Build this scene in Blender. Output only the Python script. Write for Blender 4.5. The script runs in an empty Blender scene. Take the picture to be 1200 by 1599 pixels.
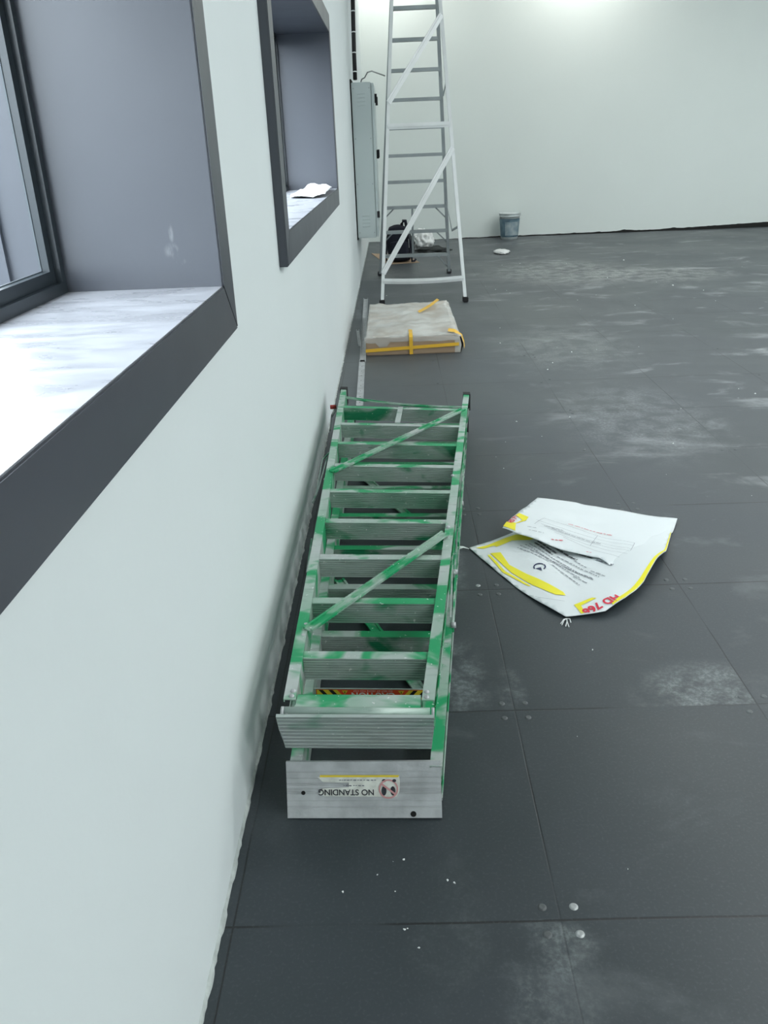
import bpy, bmesh, math, random
from mathutils import Vector, Matrix, noise
random.seed(7)
S = bpy.context.scene
C = bpy.context.collection

# ------------------------------------------------------------------ camera
F_PX, PITCH, ROLL, YAW, CX, CH = 1298.36, .416762, -.0413475, .0234283, .354639, 1.3
def cam_axes():
    f = Vector((-math.sin(YAW)*math.cos(PITCH), math.cos(YAW)*math.cos(PITCH), -math.sin(PITCH)))
    r = Vector((math.cos(YAW), math.sin(YAW), 0)); u = r.cross(f)
    r2 = math.cos(ROLL)*r + math.sin(ROLL)*u; u2 = -math.sin(ROLL)*r + math.cos(ROLL)*u
    return r2, u2, f
AR, AU, AF = cam_axes(); CO = Vector((CX, 0, CH))
cd = bpy.data.cameras.new('camera'); cam = bpy.data.objects.new('camera', cd); C.objects.link(cam)
cd.sensor_fit = 'VERTICAL'; cd.sensor_height = 24; cd.lens = F_PX/1599*24; cd.clip_start = .02
m = Matrix.Identity(4)
for i in range(3):
    m[i][0] = AR[i]; m[i][1] = AU[i]; m[i][2] = -AF[i]; m[i][3] = CO[i]
cam.matrix_world = m; S.camera = cam
def hit(px, py, axis, val):                       # measured photo point -> point on a world plane
    d = AR*((px-600)/F_PX) - AU*((py-799.5)/F_PX) + AF
    return CO + d*((val-CO[axis])/d[axis])
def fl(px, py, z=0): return hit(px, py, 2, z)

# ------------------------------------------------------------------ world, lights, exposure
S.view_settings.view_transform = 'Standard'; S.view_settings.look = 'None'
S.view_settings.gamma = 1; S.view_settings.use_curve_mapping = False
S.view_settings.exposure = 0.0
W = bpy.data.worlds.new('world'); S.world = W; W.use_nodes = True
nt = W.node_tree; nt.nodes.clear()
wo = nt.nodes.new('ShaderNodeOutputWorld'); bg = nt.nodes.new('ShaderNodeBackground')
tc = nt.nodes.new('ShaderNodeTexCoord'); sx = nt.nodes.new('ShaderNodeSeparateXYZ'); rp = nt.nodes.new('ShaderNodeValToRGB')
nt.links.new(tc.outputs['Generated'], sx.inputs[0]); nt.links.new(sx.outputs['Z'], rp.inputs[0])
nt.links.new(rp.outputs[0], bg.inputs[0]); nt.links.new(bg.outputs[0], wo.inputs[0])
mp = nt.nodes.new('ShaderNodeMath'); mp.operation = 'MULTIPLY_ADD'; mp.inputs[1].default_value = .5; mp.inputs[2].default_value = .5
nt.links.new(sx.outputs['Z'], mp.inputs[0]); nt.links.new(mp.outputs[0], rp.inputs[0])
e = rp.color_ramp.elements
e[0].position = .46; e[0].color = (.045, .055, .07, 1); e[1].position = .52; e[1].color = (.9, .95, 1, 1)
bg.inputs[1].default_value = 13.5

def area(name, loc, sx_, sy_, power, col, rot=(0, 0, 0), spread=None):
    l = bpy.data.lights.new(name, 'AREA'); l.shape = 'RECTANGLE'; l.size = sx_; l.size_y = sy_
    l.energy = power; l.color = col
    if spread: l.spread = spread
    o = bpy.data.objects.new(name, l); o.location = loc; o.rotation_euler = rot; C.objects.link(o); return o
PANEL = 52; PCOL = (.965, 1, .995)
for lx in (3.3, 5.4, 7.5):
    for ly in (-2.4, .6, 3.6, 6.6, 9.4):
        area('ceiling_panel_light', (lx, ly, 4.05), 1.2, .6, PANEL*{-2.4: 1.25, 9.4: .62}.get(ly, .86), PCOL)
for lx in (.35, 2.85):
    area('wall_washer_light', (lx, 11.95, 3.7), .9, .3, 17, (1, .965, .91), (math.radians(28), 0, 0))

# ------------------------------------------------------------------ materials
def mat(name, col, rough=.5, metal=0, spec=.5, bump=0, bscale=60, var=0, vscale=4, col2=None, trans=0, alpha=1):
    M = bpy.data.materials.new(name); M.use_nodes = True; t = M.node_tree; b = t.nodes['Principled BSDF']
    b.inputs['Base Color'].default_value = (*col, 1); b.inputs['Roughness'].default_value = rough
    b.inputs['Metallic'].default_value = metal; b.inputs['Specular IOR Level'].default_value = spec
    b.inputs['Transmission Weight'].default_value = trans; b.inputs['Alpha'].default_value = alpha
    co = t.nodes.new('ShaderNodeTexCoord')
    if var:
        n = t.nodes.new('ShaderNodeTexNoise'); n.inputs['Scale'].default_value = vscale; n.inputs['Detail'].default_value = 6
        r = t.nodes.new('ShaderNodeValToRGB'); c2 = col2 or tuple(max(0, x*(1-var)) for x in col)
        r.color_ramp.elements[0].color = (*c2, 1); r.color_ramp.elements[1].color = (*col, 1)
        r.color_ramp.elements[0].position = .35; r.color_ramp.elements[1].position = .65
        t.links.new(co.outputs['Object'], n.inputs['Vector']); t.links.new(n.outputs[0], r.inputs[0]); t.links.new(r.outputs[0], b.inputs['Base Color'])
    if bump:
        n = t.nodes.new('ShaderNodeTexNoise'); n.inputs['Scale'].default_value = bscale; n.inputs['Detail'].default_value = 4
        bp = t.nodes.new('ShaderNodeBump'); bp.inputs['Strength'].default_value = bump; bp.inputs['Distance'].default_value = .01
        t.links.new(co.outputs['Object'], n.inputs['Vector']); t.links.new(n.outputs[0], bp.inputs['Height']); t.links.new(bp.outputs[0], b.inputs['Normal'])
    return M

class NT:
    def __init__(s, M): s.t = M.node_tree; s.b = s.t.nodes['Principled BSDF']
    def n(s, k, **kw):
        x = s.t.nodes.new(k)
        for a, v in kw.items(): setattr(x, a, v)
        return x
    def math(s, op, a, b=None, c=None, clamp=False):
        x = s.n('ShaderNodeMath', operation=op, use_clamp=clamp)
        for i, v in enumerate((a, b, c)):
            if v is None: continue
            if isinstance(v, (int, float)): x.inputs[i].default_value = v
            else: s.t.links.new(v, x.inputs[i])
        return x.outputs[0]
    def noise(s, vec, scale, detail=4, rough=.5, dist=0):
        x = s.n('ShaderNodeTexNoise'); x.inputs['Scale'].default_value = scale; x.inputs['Detail'].default_value = detail
        x.inputs['Roughness'].default_value = rough; x.inputs['Distortion'].default_value = dist
        s.t.links.new(vec, x.inputs['Vector']); return x.outputs[0]
    def step(s, v, a, b):
        x = s.n('ShaderNodeMapRange', interpolation_type='SMOOTHSTEP'); x.inputs[1].default_value = a; x.inputs[2].default_value = b
        s.t.links.new(v, x.inputs[0]); return x.outputs[0]
    def mix(s, f, a, b):
        x = s.n('ShaderNodeMix', data_type='RGBA')
        if isinstance(f, (int, float)): x.inputs[0].default_value = f
        else: s.t.links.new(f, x.inputs[0])
        for i, v in ((6, a), (7, b)):
            if isinstance(v, tuple): x.inputs[i].default_value = (*v, 1)
            else: s.t.links.new(v, x.inputs[i])
        return x.outputs[2]
    def vscale(s, vec, sc):
        x = s.n('ShaderNodeVectorMath', operation='MULTIPLY'); x.inputs[1].default_value = sc; s.t.links.new(vec, x.inputs[0]); return x.outputs[0]
    def link(s, a, b): s.t.links.new(a, b)

def green_metal(name, lo=.42, hi=.6, green=(.012, .3, .115), haze=.35, rough=.42, least=0):
    M = mat(name, (.5, .53, .52), rough, .55); k = NT(M); co = k.n('ShaderNodeTexCoord').outputs['Object']
    n1 = k.noise(k.vscale(co, (6, 9, 9)), 1.0, 3, .5, .6); m1 = k.step(n1, lo, hi)
    n2 = k.noise(k.vscale(co, (3, 4, 4)), 1.0, 3); m2 = k.math('MULTIPLY', k.step(n2, .3, .7), haze)
    fac = k.math('MAXIMUM', k.math('MAXIMUM', m1, m2), least)
    dirt = k.step(k.noise(k.vscale(co, (14, 60, 90)), 1, 5, .6), .52, .72)
    spk = k.step(k.noise(co, 85, 2), .70, .73)
    base = k.mix(k.math('MULTIPLY', dirt, .6), (.58, .62, .61), (.32, .34, .34))
    c = k.mix(fac, base, green); c = k.mix(k.math('MULTIPLY', spk, .8), c, (.8, .82, .8))
    k.link(c, k.b.inputs['Base Color'])
    k.link(k.math('MULTIPLY_ADD', fac, -.5, .5, clamp=True), k.b.inputs['Metallic'])
    return M
M_green_rail = green_metal('green_sprayed_rail', .42, .57, haze=.45)
M_green_step = green_metal('green_sprayed_step', .48, .70, (.015, .22, .10), .75, least=.22)
M_green_lower = green_metal('green_sprayed_lower_step', .38, .54, (.005, .26, .09), .6)
M_green_solid = green_metal('green_sprayed_brace', .36, .56, haze=.6)
M_alu_worn = green_metal('worn_aluminium', .50, .72, (.05, .26, .15), .34)
M_alu_raw = mat('raw_aluminium', (.50, .52, .53), .42, .15, bump=.15, bscale=90, var=.25, vscale=18)
M_white_metal = mat('white_aluminium', (.80, .83, .83), .35, .15, var=.06, vscale=9)
M_grey_metal = mat('grey_aluminium', (.36, .40, .41), .45, .4, var=.15, vscale=7)
M_black = mat('black_rubber', (.012, .012, .014), .7)
M_black_fabric = mat('black_fabric', (.006, .008, .018), .9, bump=.3, bscale=200)
M_red = mat('red_plastic', (.45, .05, .04), .5)
M_screw = mat('zinc_screw', (.38, .40, .40), .4, .5)
M_card = mat('brown_cardboard', (.42, .30, .20), .85, var=.12, vscale=6)
M_tape = mat('yellow_tape', (.83, .49, .04), .45)
M_cab = mat('cabinet_grey_paint', (.53, .60, .60), .5)
M_cord = mat('grey_cord', (.28, .30, .30), .6)
M_hole = mat('dark_hole', (.004, .004, .004), .9)
M_black_print = mat('black_ink', (.02, .022, .03), .6)
M_grey_print = mat('grey_ink', (.16, .17, .2), .6)
M_red_print = mat('red_ink', (.62, .02, .05), .6)
M_yellow_print = mat('yellow_ink', (.78, .70, .02), .55)
M_navy_print = mat('navy_ink', (.02, .03, .09), .6)
M_label = mat('worn_label_white', (.72, .74, .68), .6, var=.25, vscale=60)
M_pink = mat('faded_red_ink', (.55, .27, .27), .6)
M_orange = mat('orange_red_label', (.75, .07, .02), .5)
M_lwhite = mat('label_white_ink', (.75, .72, .66), .5)
M_lyellow = mat('label_yellow_ink', (.72, .55, .03), .5)
M_crumb = mat('white_plaster', (.75, .77, .76), .9)

# wall paint
M_wall = mat('wall_paint', (.72, .775, .78), .62, spec=.3, bump=.05, bscale=35, var=.02, vscale=1.2)
M_wall_far = mat('far_wall_paint', (.73, .79, .765), .62, spec=.3, bump=.05, bscale=35, var=.02, vscale=1.2)
M_ceil = mat('ceiling_paint', (.72, .75, .74), .8)
M_joint = mat('filler_joint', (.55, .60, .58), .85, bump=.4, bscale=90, var=.3, vscale=30)
M_gap = mat('dark_gap', (.012, .013, .012), .9)
# anthracite window cladding
def cladding():
    M = mat('anthracite_metal', (.058, .064, .078), .36, 0, .5); k = NT(M); co = k.n('ShaderNodeTexCoord').outputs['Object']
    r = k.step(k.noise(co, 5, 5, .6), .3, .7); k.link(k.math('MULTIPLY_ADD', r, .03, .36), k.b.inputs['Roughness'])
    return M
M_clad = cladding()
def smeared(c):
    M = cladding(); M.name = 'smeared_anthracite_metal'; k = NT(M); co = k.n('ShaderNodeTexCoord').outputs['Object']; sp = k.n('ShaderNodeSeparateXYZ'); k.link(co, sp.inputs[0])
    mk = None
    for cx, cz, rx, rz in c:
        dx = k.math('DIVIDE', k.math('SUBTRACT', sp.outputs['X'], cx), rx); dz = k.math('DIVIDE', k.math('SUBTRACT', sp.outputs['Z'], cz), rz)
        d = k.math('SQRT', k.math('ADD', k.math('MULTIPLY', dx, dx), k.math('MULTIPLY', dz, dz))); q = k.math('SUBTRACT', 1, k.step(d, .2, 1.0)); mk = q if mk is None else k.math('MAXIMUM', mk, q)
    mk = k.math('MULTIPLY', mk, k.step(k.noise(k.vscale(co, (60, 60, 25)), 1, 3), .38, .62))
    k.link(k.mix(k.math('MULTIPLY', mk, .22), (.058, .064, .078), (.4, .42, .44)), k.b.inputs['Base Color']); return M
M_clad_smear = smeared([(-.062, .168, .018, .018), (-.060, .200, .006, .022), (-.048, .149, .012, .008)])
def sill_mat():
    M = mat('dusty_lit_anthracite_sill', (.1, .1, .12), .4); k = NT(M); co = k.n('ShaderNodeTexCoord').outputs['Object']
    d = k.step(k.noise(k.vscale(co, (2.4, 7, 1)), 2.0, 6, .6, .5), .36, .62)
    sc = k.step(k.noise(k.vscale(co, (3, 30, 1)), 1.6, 5, .6, .3), .62, .74)
    c = k.mix(k.math('MULTIPLY_ADD', d, .5, .42), (.20, .205, .225), (.32, .33, .36))  # grazing daylight reflection and dust both put into the pale base colour
    c = k.mix(k.math('MULTIPLY', sc, .35), c, (.15, .15, .165)); k.link(c, k.b.inputs['Base Color'])
    k.link(k.math('MULTIPLY_ADD', d, .15, .26), k.b.inputs['Roughness'])
    return M
M_sill = sill_mat()
M_frame = mat('window_frame_dark', (.022, .03, .036), .35)
M_gasket = mat('window_gasket', (.06, .075, .085), .5)

def floor_mat():
    M = mat('grey_access_floor', (.07, .08, .085), .5, 0, .5); k = NT(M)
    pos = k.n('ShaderNodeTexCoord').outputs['Object']; sp = k.n('ShaderNodeSeparateXYZ'); k.link(pos, sp.inputs[0])
    X, Y = sp.outputs['X'], sp.outputs['Y']
    def seam(v, off, pitch, w):
        a = k.math('DIVIDE', k.math('SUBTRACT', v, off), pitch); f = k.math('ABSOLUTE', k.math('SUBTRACT', a, k.math('ROUND', a)))
        return k.math('SUBTRACT', 1, k.step(f, w*.4, w))
    wob = k.math('MULTIPLY', k.math('SUBTRACT', k.noise(pos, 3, 3), .5), .006)
    sX = seam(k.math('ADD', X, wob), .022, .5975, .004); sY = seam(k.math('ADD', Y, wob), .47, .611, .0055)
    mx = k.step(k.noise(k.vscale(pos, (1.2, 1.2, 1)), 1.3, 2), .42, .56); my = k.step(k.noise(k.vscale(pos, (1.5, 1.1, 1)), 1.7, 2, .5, .3), .40, .50)
    seams = k.math('MAXIMUM', k.math('MULTIPLY', sX, k.math('MULTIPLY_ADD', mx, .65, .3)), k.math('MULTIPLY', sY, k.math('MULTIPLY_ADD', my, .85, .1)))
    # per tile tone
    cell = k.n('ShaderNodeCombineXYZ')
    k.link(k.math('FLOOR', k.math('DIVIDE', k.math('SUBTRACT', X, .022), .5975)), cell.inputs[0]); k.link(k.math('FLOOR', k.math('DIVIDE', k.math('SUBTRACT', Y, .47), .611)), cell.inputs[1])
    wn = k.n('ShaderNodeTexWhiteNoise', noise_dimensions='3D'); k.link(cell.outputs[0], wn.inputs['Vector'])
    tone = wn.outputs['Value']
    big = k.step(k.noise(pos, 1.1, 4, .55, .4), .3, .7)
    base = k.mix(big, (.020, .029, .032), (.034, .043, .051))
    base = k.mix(k.math('MULTIPLY', tone, .25), base, (.042, .051, .060))
    # worn dusty smears, stretched across the room, denser away from the window wall and far away
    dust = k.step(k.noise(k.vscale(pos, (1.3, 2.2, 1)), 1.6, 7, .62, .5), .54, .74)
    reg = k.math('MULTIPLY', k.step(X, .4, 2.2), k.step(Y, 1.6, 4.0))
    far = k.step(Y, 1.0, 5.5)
    base = k.mix(k.math('MULTIPLY', far, .36), base, (.14, .153, .163))  # even paling with distance: grazing sheen and dust put into the colour
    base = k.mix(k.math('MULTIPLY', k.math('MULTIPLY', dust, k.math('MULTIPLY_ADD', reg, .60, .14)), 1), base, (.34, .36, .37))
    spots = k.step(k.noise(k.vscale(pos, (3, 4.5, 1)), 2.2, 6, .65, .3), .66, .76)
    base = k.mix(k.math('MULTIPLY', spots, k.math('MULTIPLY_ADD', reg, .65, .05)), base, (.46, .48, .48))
    # speckled lime stains at their own places
    fine = k.step(k.noise(pos, 75, 4, .7), .40, .66); mid = k.step(k.noise(pos, 9, 5, .6, .4), .36, .62)
    def patch(cx, cy, rx, ry, amt, col, xmax=None, ymin=None, ymax=None):
        nonlocal base
        dx = k.math('DIVIDE', k.math('SUBTRACT', X, cx), rx); dy = k.math('DIVIDE', k.math('SUBTRACT', Y, cy), ry)
        d = k.math('SQRT', k.math('ADD', k.math('MULTIPLY', dx, dx), k.math('MULTIPLY', dy, dy)))
        mk = k.math('SUBTRACT', 1, k.step(d, .35, 1.0))
        mk = k.math('MULTIPLY', k.math('MULTIPLY', mk, mid), k.math('MULTIPLY_ADD', fine, .7, .3))
        if xmax: mk = k.math('MULTIPLY', mk, k.math('LESS_THAN', X, xmax))
        if ymin: mk = k.math('MULTIPLY', mk, k.math('GREATER_THAN', Y, ymin))
        if ymax: mk = k.math('MULTIPLY', mk, k.math('LESS_THAN', Y, ymax))
        base = k.mix(k.math('MULTIPLY', mk, amt), base, col)
    patch(.58, .94, .10, .20, .45, (.22, .25, .26), ymax=1.085); patch(.50, 1.84, .09, .24, .65, (.22, .25, .26), ymin=1.69); patch(1.14, 1.74, .26, .17, .62, (.25, .28, .28), xmax=1.217, ymin=1.692)
    patch(.62, 1.03, .07, .06, .5, (.25, .28, .28)); patch(.62, 1.78, .05, .12, .5, (.22, .25, .26)); patch(1.25, 1.45, .10, .05, .45, (.26, .29, .29))
    patch(2.1, 9.0, 1.0, 1.2, .7, (.42, .44, .42)); patch(3.0, 8.6, .9, .7, .6, (.42, .44, .42)); patch(.42, 1.05, .10, .2, .25, (.12, .14, .14))
    patch(.52, 2.5, .06, .3, .5, (.22, .24, .25)); patch(1.55, 4.0, .5, .8, .45, (.30,.32,.33)); patch(1.5, 5.6, .6, .9, .4, (.32,.34,.34)); patch(.25, 9.3, .3, .6, .4, (.3, .32, .3))
    base = k.mix(k.math('MULTIPLY', seams, .9), base, (.008, .009, .010))
    grain = k.noise(pos, 160, 3, .6); base = k.mix(k.math('MULTIPLY', k.step(grain, .5, .75), .10), base, (.2, .22, .22))
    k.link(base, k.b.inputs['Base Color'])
    k.link(k.math('MULTIPLY_ADD', big, .12, .40), k.b.inputs['Roughness'])
    bp = k.n('ShaderNodeBump'); bp.inputs['Strength'].default_value = .25; bp.inputs['Distance'].default_value = .002
    h = k.math('SUBTRACT', k.math('MULTIPLY', k.noise(pos, 45, 4, .6), .5), seams); k.link(h, bp.inputs['Height']); k.link(bp.outputs[0], k.b.inputs['Normal'])
    return M
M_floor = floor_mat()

def sack_mat():
    M = mat('white_woven_sack', (.66, .70, .71), .5, 0, .4); k = NT(M); co = k.n('ShaderNodeTexCoord').outputs['Object']
    bp = k.n('ShaderNodeBump'); bp.inputs['Strength'].default_value = .35; bp.inputs['Distance'].default_value = .004
    h = k.math('ADD', k.noise(co, 14, 4, .55, .6), k.math('MULTIPLY', k.noise(co, 300, 1), .05))
    k.link(h, bp.inputs['Height']); k.link(bp.outputs[0], k.b.inputs['Normal']); return M
M_sack = sack_mat()
M_plastic = mat('crumpled_clear_plastic', (.62, .62, .59), .28, 0, .6, bump=.6, bscale=9, var=.2, vscale=7, col2=(.42, .38, .33))
M_film = mat('thin_clear_film', (.62, .62, .59), .28, 0, .6, bump=.6, bscale=9, alpha=.45)
M_wbag = mat('white_plastic_bag', (.78, .80, .79), .4, bump=.5, bscale=14)
M_cloth = mat('white_paper_towel', (.85, .86, .88), .8, bump=.5, bscale=20)
M_bucket = mat('bucket_plastic', (.60, .66, .66), .35, var=.25, vscale=9)
M_bucket_blue = mat('bucket_blue_label', (.035, .085, .12), .5, var=.6, vscale=8, col2=(.10, .17, .21))
M_bucket_label = mat('bucket_label_splashed', (.36, .42, .44), .6, var=.55, vscale=11, col2=(.16, .24, .28))
M_bag_dark = mat('dark_grey_fabric', (.03, .035, .035), .9)

def glass():
    M = bpy.data.materials.new('window_glass'); M.use_nodes = True; t = M.node_tree; t.nodes.clear()
    o = t.nodes.new('ShaderNodeOutputMaterial'); a = t.nodes.new('ShaderNodeBsdfTransparent'); g = t.nodes.new('ShaderNodeBsdfGlossy')
    g.inputs['Roughness'].default_value = .02; a.inputs[0].default_value = (.95, .98, .99, 1)
    lw = t.nodes.new('ShaderNodeLayerWeight'); lw.inputs[0].default_value = .5; pw = t.nodes.new('ShaderNodeMath'); pw.operation = 'POWER'; pw.inputs[1].default_value = 5; t.links.new(lw.outputs['Facing'], pw.inputs[0])
    f = t.nodes.new('ShaderNodeMath'); f.operation = 'MULTIPLY_ADD'; f.inputs[1].default_value = .6; f.inputs[2].default_value = .03; t.links.new(pw.outputs[0], f.inputs[0]); x = t.nodes.new('ShaderNodeMixShader')
    t.links.new(f.outputs[0], x.inputs[0]); t.links.new(a.outputs[0], x.inputs[1]); t.links.new(g.outputs[0], x.inputs[2]); t.links.new(x.outputs[0], o.inputs[0])
    return M
M_glass = glass()

# ------------------------------------------------------------------ helpers
def empty(name, loc, label=None, cat=None, group=None):
    o = bpy.data.objects.new(name, None); o.location = loc; o.empty_display_size = .1; C.objects.link(o)
    tag(o, label, cat, group); return o
def tag(o, label=None, cat=None, group=None, kind=None):
    if label: o['label'] = label
    if cat: o['category'] = cat
    if group: o['group'] = group
    if kind: o['kind'] = kind
    return o
def origin(p):                                     # world origin of a parent chain of pure translations
    v = Vector((0, 0, 0))
    while p: v += Vector(p.location); p = p.parent
    return v
def obj(name, bm, material, parent=None, smooth=False, at=None):
    """bm holds world coordinates; the object gets a sensible local origin."""
    bmesh.ops.recalc_face_normals(bm, faces=bm.faces)
    po = origin(parent)
    base = Vector(at) if at is not None else (po if parent else Vector((0, 0, 0)))
    bmesh.ops.translate(bm, verts=bm.verts, vec=-base)
    me = bpy.data.meshes.new(name); bm.to_mesh(me); bm.free()
    for mm in (material if isinstance(material, (list, tuple)) else [material]): me.materials.append(mm)
    if smooth:
        for p in me.polygons: p.use_smooth = True
    o = bpy.data.objects.new(name, me); C.objects.link(o)
    if parent: o.parent = parent; o.location = base - po
    else: o.location = base
    return o
def structure(name, bm, material, parent=None, **k):
    o = obj(name, bm, material, parent, **k); o['kind'] = 'structure'; return o
def BM(): return bmesh.new()
def box(bm, a, b, mi=0, warp=None):
    vs = [bm.verts.new((x, y, z)) for x in (a[0], b[0]) for y in (a[1], b[1]) for z in (a[2], b[2])]
    for q in ((0, 1, 3, 2), (4, 6, 7, 5), (0, 4, 5, 1), (2, 3, 7, 6), (0, 2, 6, 4), (1, 5, 7, 3)):
        f = bm.faces.new([vs[i] for i in q]); f.material_index = mi
    if warp:
        for v in vs: v.co = warp(*v.co)
    return vs
def bar(bm, p, q, w, h, up=(0, 0, 1), ridge=0):
    """rectangular section w x h from p to q, h measured along up"""
    p, q, up = Vector(p), Vector(q), Vector(up); d = (q-p).normalized(); s = d.cross(up).normalized(); u = s.cross(d).normalized()
    ring = []
    for c in (p, q): ring.append([bm.verts.new(c + s*(a*w/2) + u*(b*h/2)) for a, b in ((-1, -1), (1, -1), (1, 1), (-1, 1))])
    for i in range(4): bm.faces.new([ring[0][i], ring[0][(i+1) % 4], ring[1][(i+1) % 4], ring[1][i]])
    bm.faces.new(ring[0][::-1]); bm.faces.new(ring[1])
    if ridge:
        for sgn in (-1, 1): bar(bm, p+s*sgn*(w/2-ridge/2)+u*(h/2+ridge/2), q+s*sgn*(w/2-ridge/2)+u*(h/2+ridge/2), ridge, ridge, up)
def tube(bm, pts, r, n=8, cap=True):
    pts = [Vector(p) for p in pts]; rings = []
    rs = r if isinstance(r, (list, tuple)) else [r]*len(pts)
    ref = Vector((0, 0, 1))
    for i, p in enumerate(pts):
        d = (pts[min(i+1, len(pts)-1)] - pts[max(i-1, 0)]).normalized()
        if abs(d.dot(ref)) > .95: a = d.cross(Vector((1, 0, 0))).normalized()
        else: a = d.cross(ref).normalized()
        b = d.cross(a).normalized()
        rings.append([bm.verts.new(p + a*math.cos(t)*rs[i] + b*math.sin(t)*rs[i]) for t in [2*math.pi*j/n for j in range(n)]])
    for i in range(len(rings)-1):
        for j in range(n): bm.faces.new([rings[i][j], rings[i][(j+1) % n], rings[i+1][(j+1) % n], rings[i+1][j]])
    if cap: bm.faces.new(rings[0][::-1]); bm.faces.new(rings[-1])
def lathe(bm, prof, c, n=28, mi=0):
    rings = [[bm.verts.new((c[0]+r*math.cos(t), c[1]+r*math.sin(t), c[2]+z)) for t in [2*math.pi*j/n for j in range(n)]] for r, z in prof]
    for i in range(len(rings)-1):
        for j in range(n): bm.faces.new([rings[i][j], rings[i][(j+1) % n], rings[i+1][(j+1) % n], rings[i+1][j]]).material_index = mi
    return rings
def prism(bm, prof, axis_fn, a, b, closed=True):
    """profile (list of 2d) swept from a to b; axis_fn(t,p,q)->xyz"""
    r = [[bm.verts.new(axis_fn(t, *p)) for p in prof] for t in (a, b)]; n = len(prof)
    for i in range(n if closed else n-1): bm.faces.new([r[0][i], r[0][(i+1) % n], r[1][(i+1) % n], r[1][i]])
    if closed: bm.faces.new(r[0][::-1]); bm.faces.new(r[1])
def sheet(poly, step, zf, thick=.001):
    """polygon in the floor plane cut into a fine grid, lifted by zf(x,y), given thickness"""
    bm = BM(); vs = [bm.verts.new((p[0], p[1], 0)) for p in poly]; bm.faces.new(vs)
    x0, x1 = min(p[0] for p in poly), max(p[0] for p in poly); y0, y1 = min(p[1] for p in poly), max(p[1] for p in poly)
    for ax, a, b in ((0, x0, x1), (1, y0, y1)):
        k = a + step*.5
        while k < b:
            bmesh.ops.bisect_plane(bm, geom=bm.verts[:]+bm.edges[:]+bm.faces[:], plane_co=(k, 0, 0) if ax == 0 else (0, k, 0), plane_no=(1, 0, 0) if ax == 0 else (0, 1, 0)); k += step
    bmesh.ops.triangulate(bm, faces=[f for f in bm.faces if len(f.verts) > 4])
    for v in bm.verts: v.co.z = zf(v.co.x, v.co.y)
    if thick:
        bmesh.ops.recalc_face_normals(bm, faces=bm.faces)
        if sum(f.normal.z for f in bm.faces) < 0: bmesh.ops.reverse_faces(bm, faces=bm.faces)
        r = bmesh.ops.extrude_face_region(bm, geom=bm.faces[:])
        for g in r['geom']:
            if isinstance(g, bmesh.types.BMVert): g.co.z += thick
    return bm
def text_bm(s, size, fn, bold=0, space=1.0):
    """lettering mesh; fn maps (x,y) of the text to a world point. centred on 0,0"""
    cu = bpy.data.curves.new('lettering', 'FONT'); cu.body = s; cu.size = size; cu.align_x = 'CENTER'; cu.align_y = 'CENTER'; cu.offset = bold; cu.space_character = space
    to = bpy.data.objects.new('lettering', cu); C.objects.link(to); bpy.context.view_layer.update()
    dg = bpy.context.evaluated_depsgraph_get(); me = bpy.data.meshes.new_from_object(to.evaluated_get(dg))
    bm = BM(); bm.from_mesh(me); bpy.data.objects.remove(to); bpy.data.curves.remove(cu); bpy.data.meshes.remove(me)
    for v in bm.verts: v.co = fn(v.co.x, v.co.y)
    return bm

# ------------------------------------------------------------------ room shell
XR, YN, YF, ZC = 8.4, -4.2, 12.62, 4.15
SILL, LOW, TOP = 1.061, .962, 1.99; PR = .028; OUT = -.375
WIN = [(-1.12, 1.726), (2.66, 5.51)]           # outer edges of the trim
IN = .098
b = BM(); box(b, (-.02, YN, -.06), (XR, YF+.1, 0)); floor = structure('floor', b, M_floor)
b = BM(); box(b, (OUT, YN, ZC), (XR+.1, YF+.1, ZC+.1)); structure('ceiling', b, M_ceil)
b = BM()
ys = [YN, WIN[0][0]+.05, WIN[0][1]-.05, WIN[1][0]+.05, WIN[1][1]-.05, YF+.1]
box(b, (OUT, YN, 0), (0, YF+.1, LOW+.05)); box(b, (OUT, YN, TOP-.05), (0, YF+.1, ZC))
for i in (0, 2, 4): box(b, (OUT, ys[i], LOW+.05), (0, ys[i+1], TOP-.05))
structure('wall_left', b, M_wall)
b = BM(); box(b, (0, YF, 0), (XR, YF+.1, ZC)); structure('wall_far', b, M_wall_far)
b = BM(); box(b, (XR, YN, 0), (XR+.1, YF+.1, ZC)); structure('wall_right', b, M_wall)
b = BM(); box(b, (OUT, YN-.1, 0), (XR+.1, YN, ZC)); structure('wall_back', b, M_wall)

# rough filler joint along the foot of the window wall, dark gap at the foot of the far wall
b = BM(); y = -.5; prev = None
while y < YF-.02:
    w = .0035 + .007*max(0, noise.noise(Vector((y*17, 0, 3)))) + .004*max(0, noise.noise(Vector((y*60, 0, 9)))); h = w*1.3 + .003
    cur = [b.verts.new(p) for p in ((.0, y, 0), (w, y, 0), (w*.8, y, h*.6), (0, y, h+.004))]
    if prev:
        for i in range(3): b.faces.new([prev[i], prev[i+1], cur[i+1], cur[i]])
    prev = cur; y += .012
structure('trim_1', b, M_joint)
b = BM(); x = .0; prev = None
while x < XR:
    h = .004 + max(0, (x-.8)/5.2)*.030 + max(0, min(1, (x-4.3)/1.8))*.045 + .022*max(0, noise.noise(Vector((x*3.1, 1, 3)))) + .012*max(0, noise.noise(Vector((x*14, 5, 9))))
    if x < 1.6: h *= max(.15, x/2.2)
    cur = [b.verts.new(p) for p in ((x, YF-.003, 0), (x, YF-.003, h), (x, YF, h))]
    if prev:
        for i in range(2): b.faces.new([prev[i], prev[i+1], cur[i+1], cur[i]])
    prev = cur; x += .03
structure('trim_2', b, M_gap)

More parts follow.
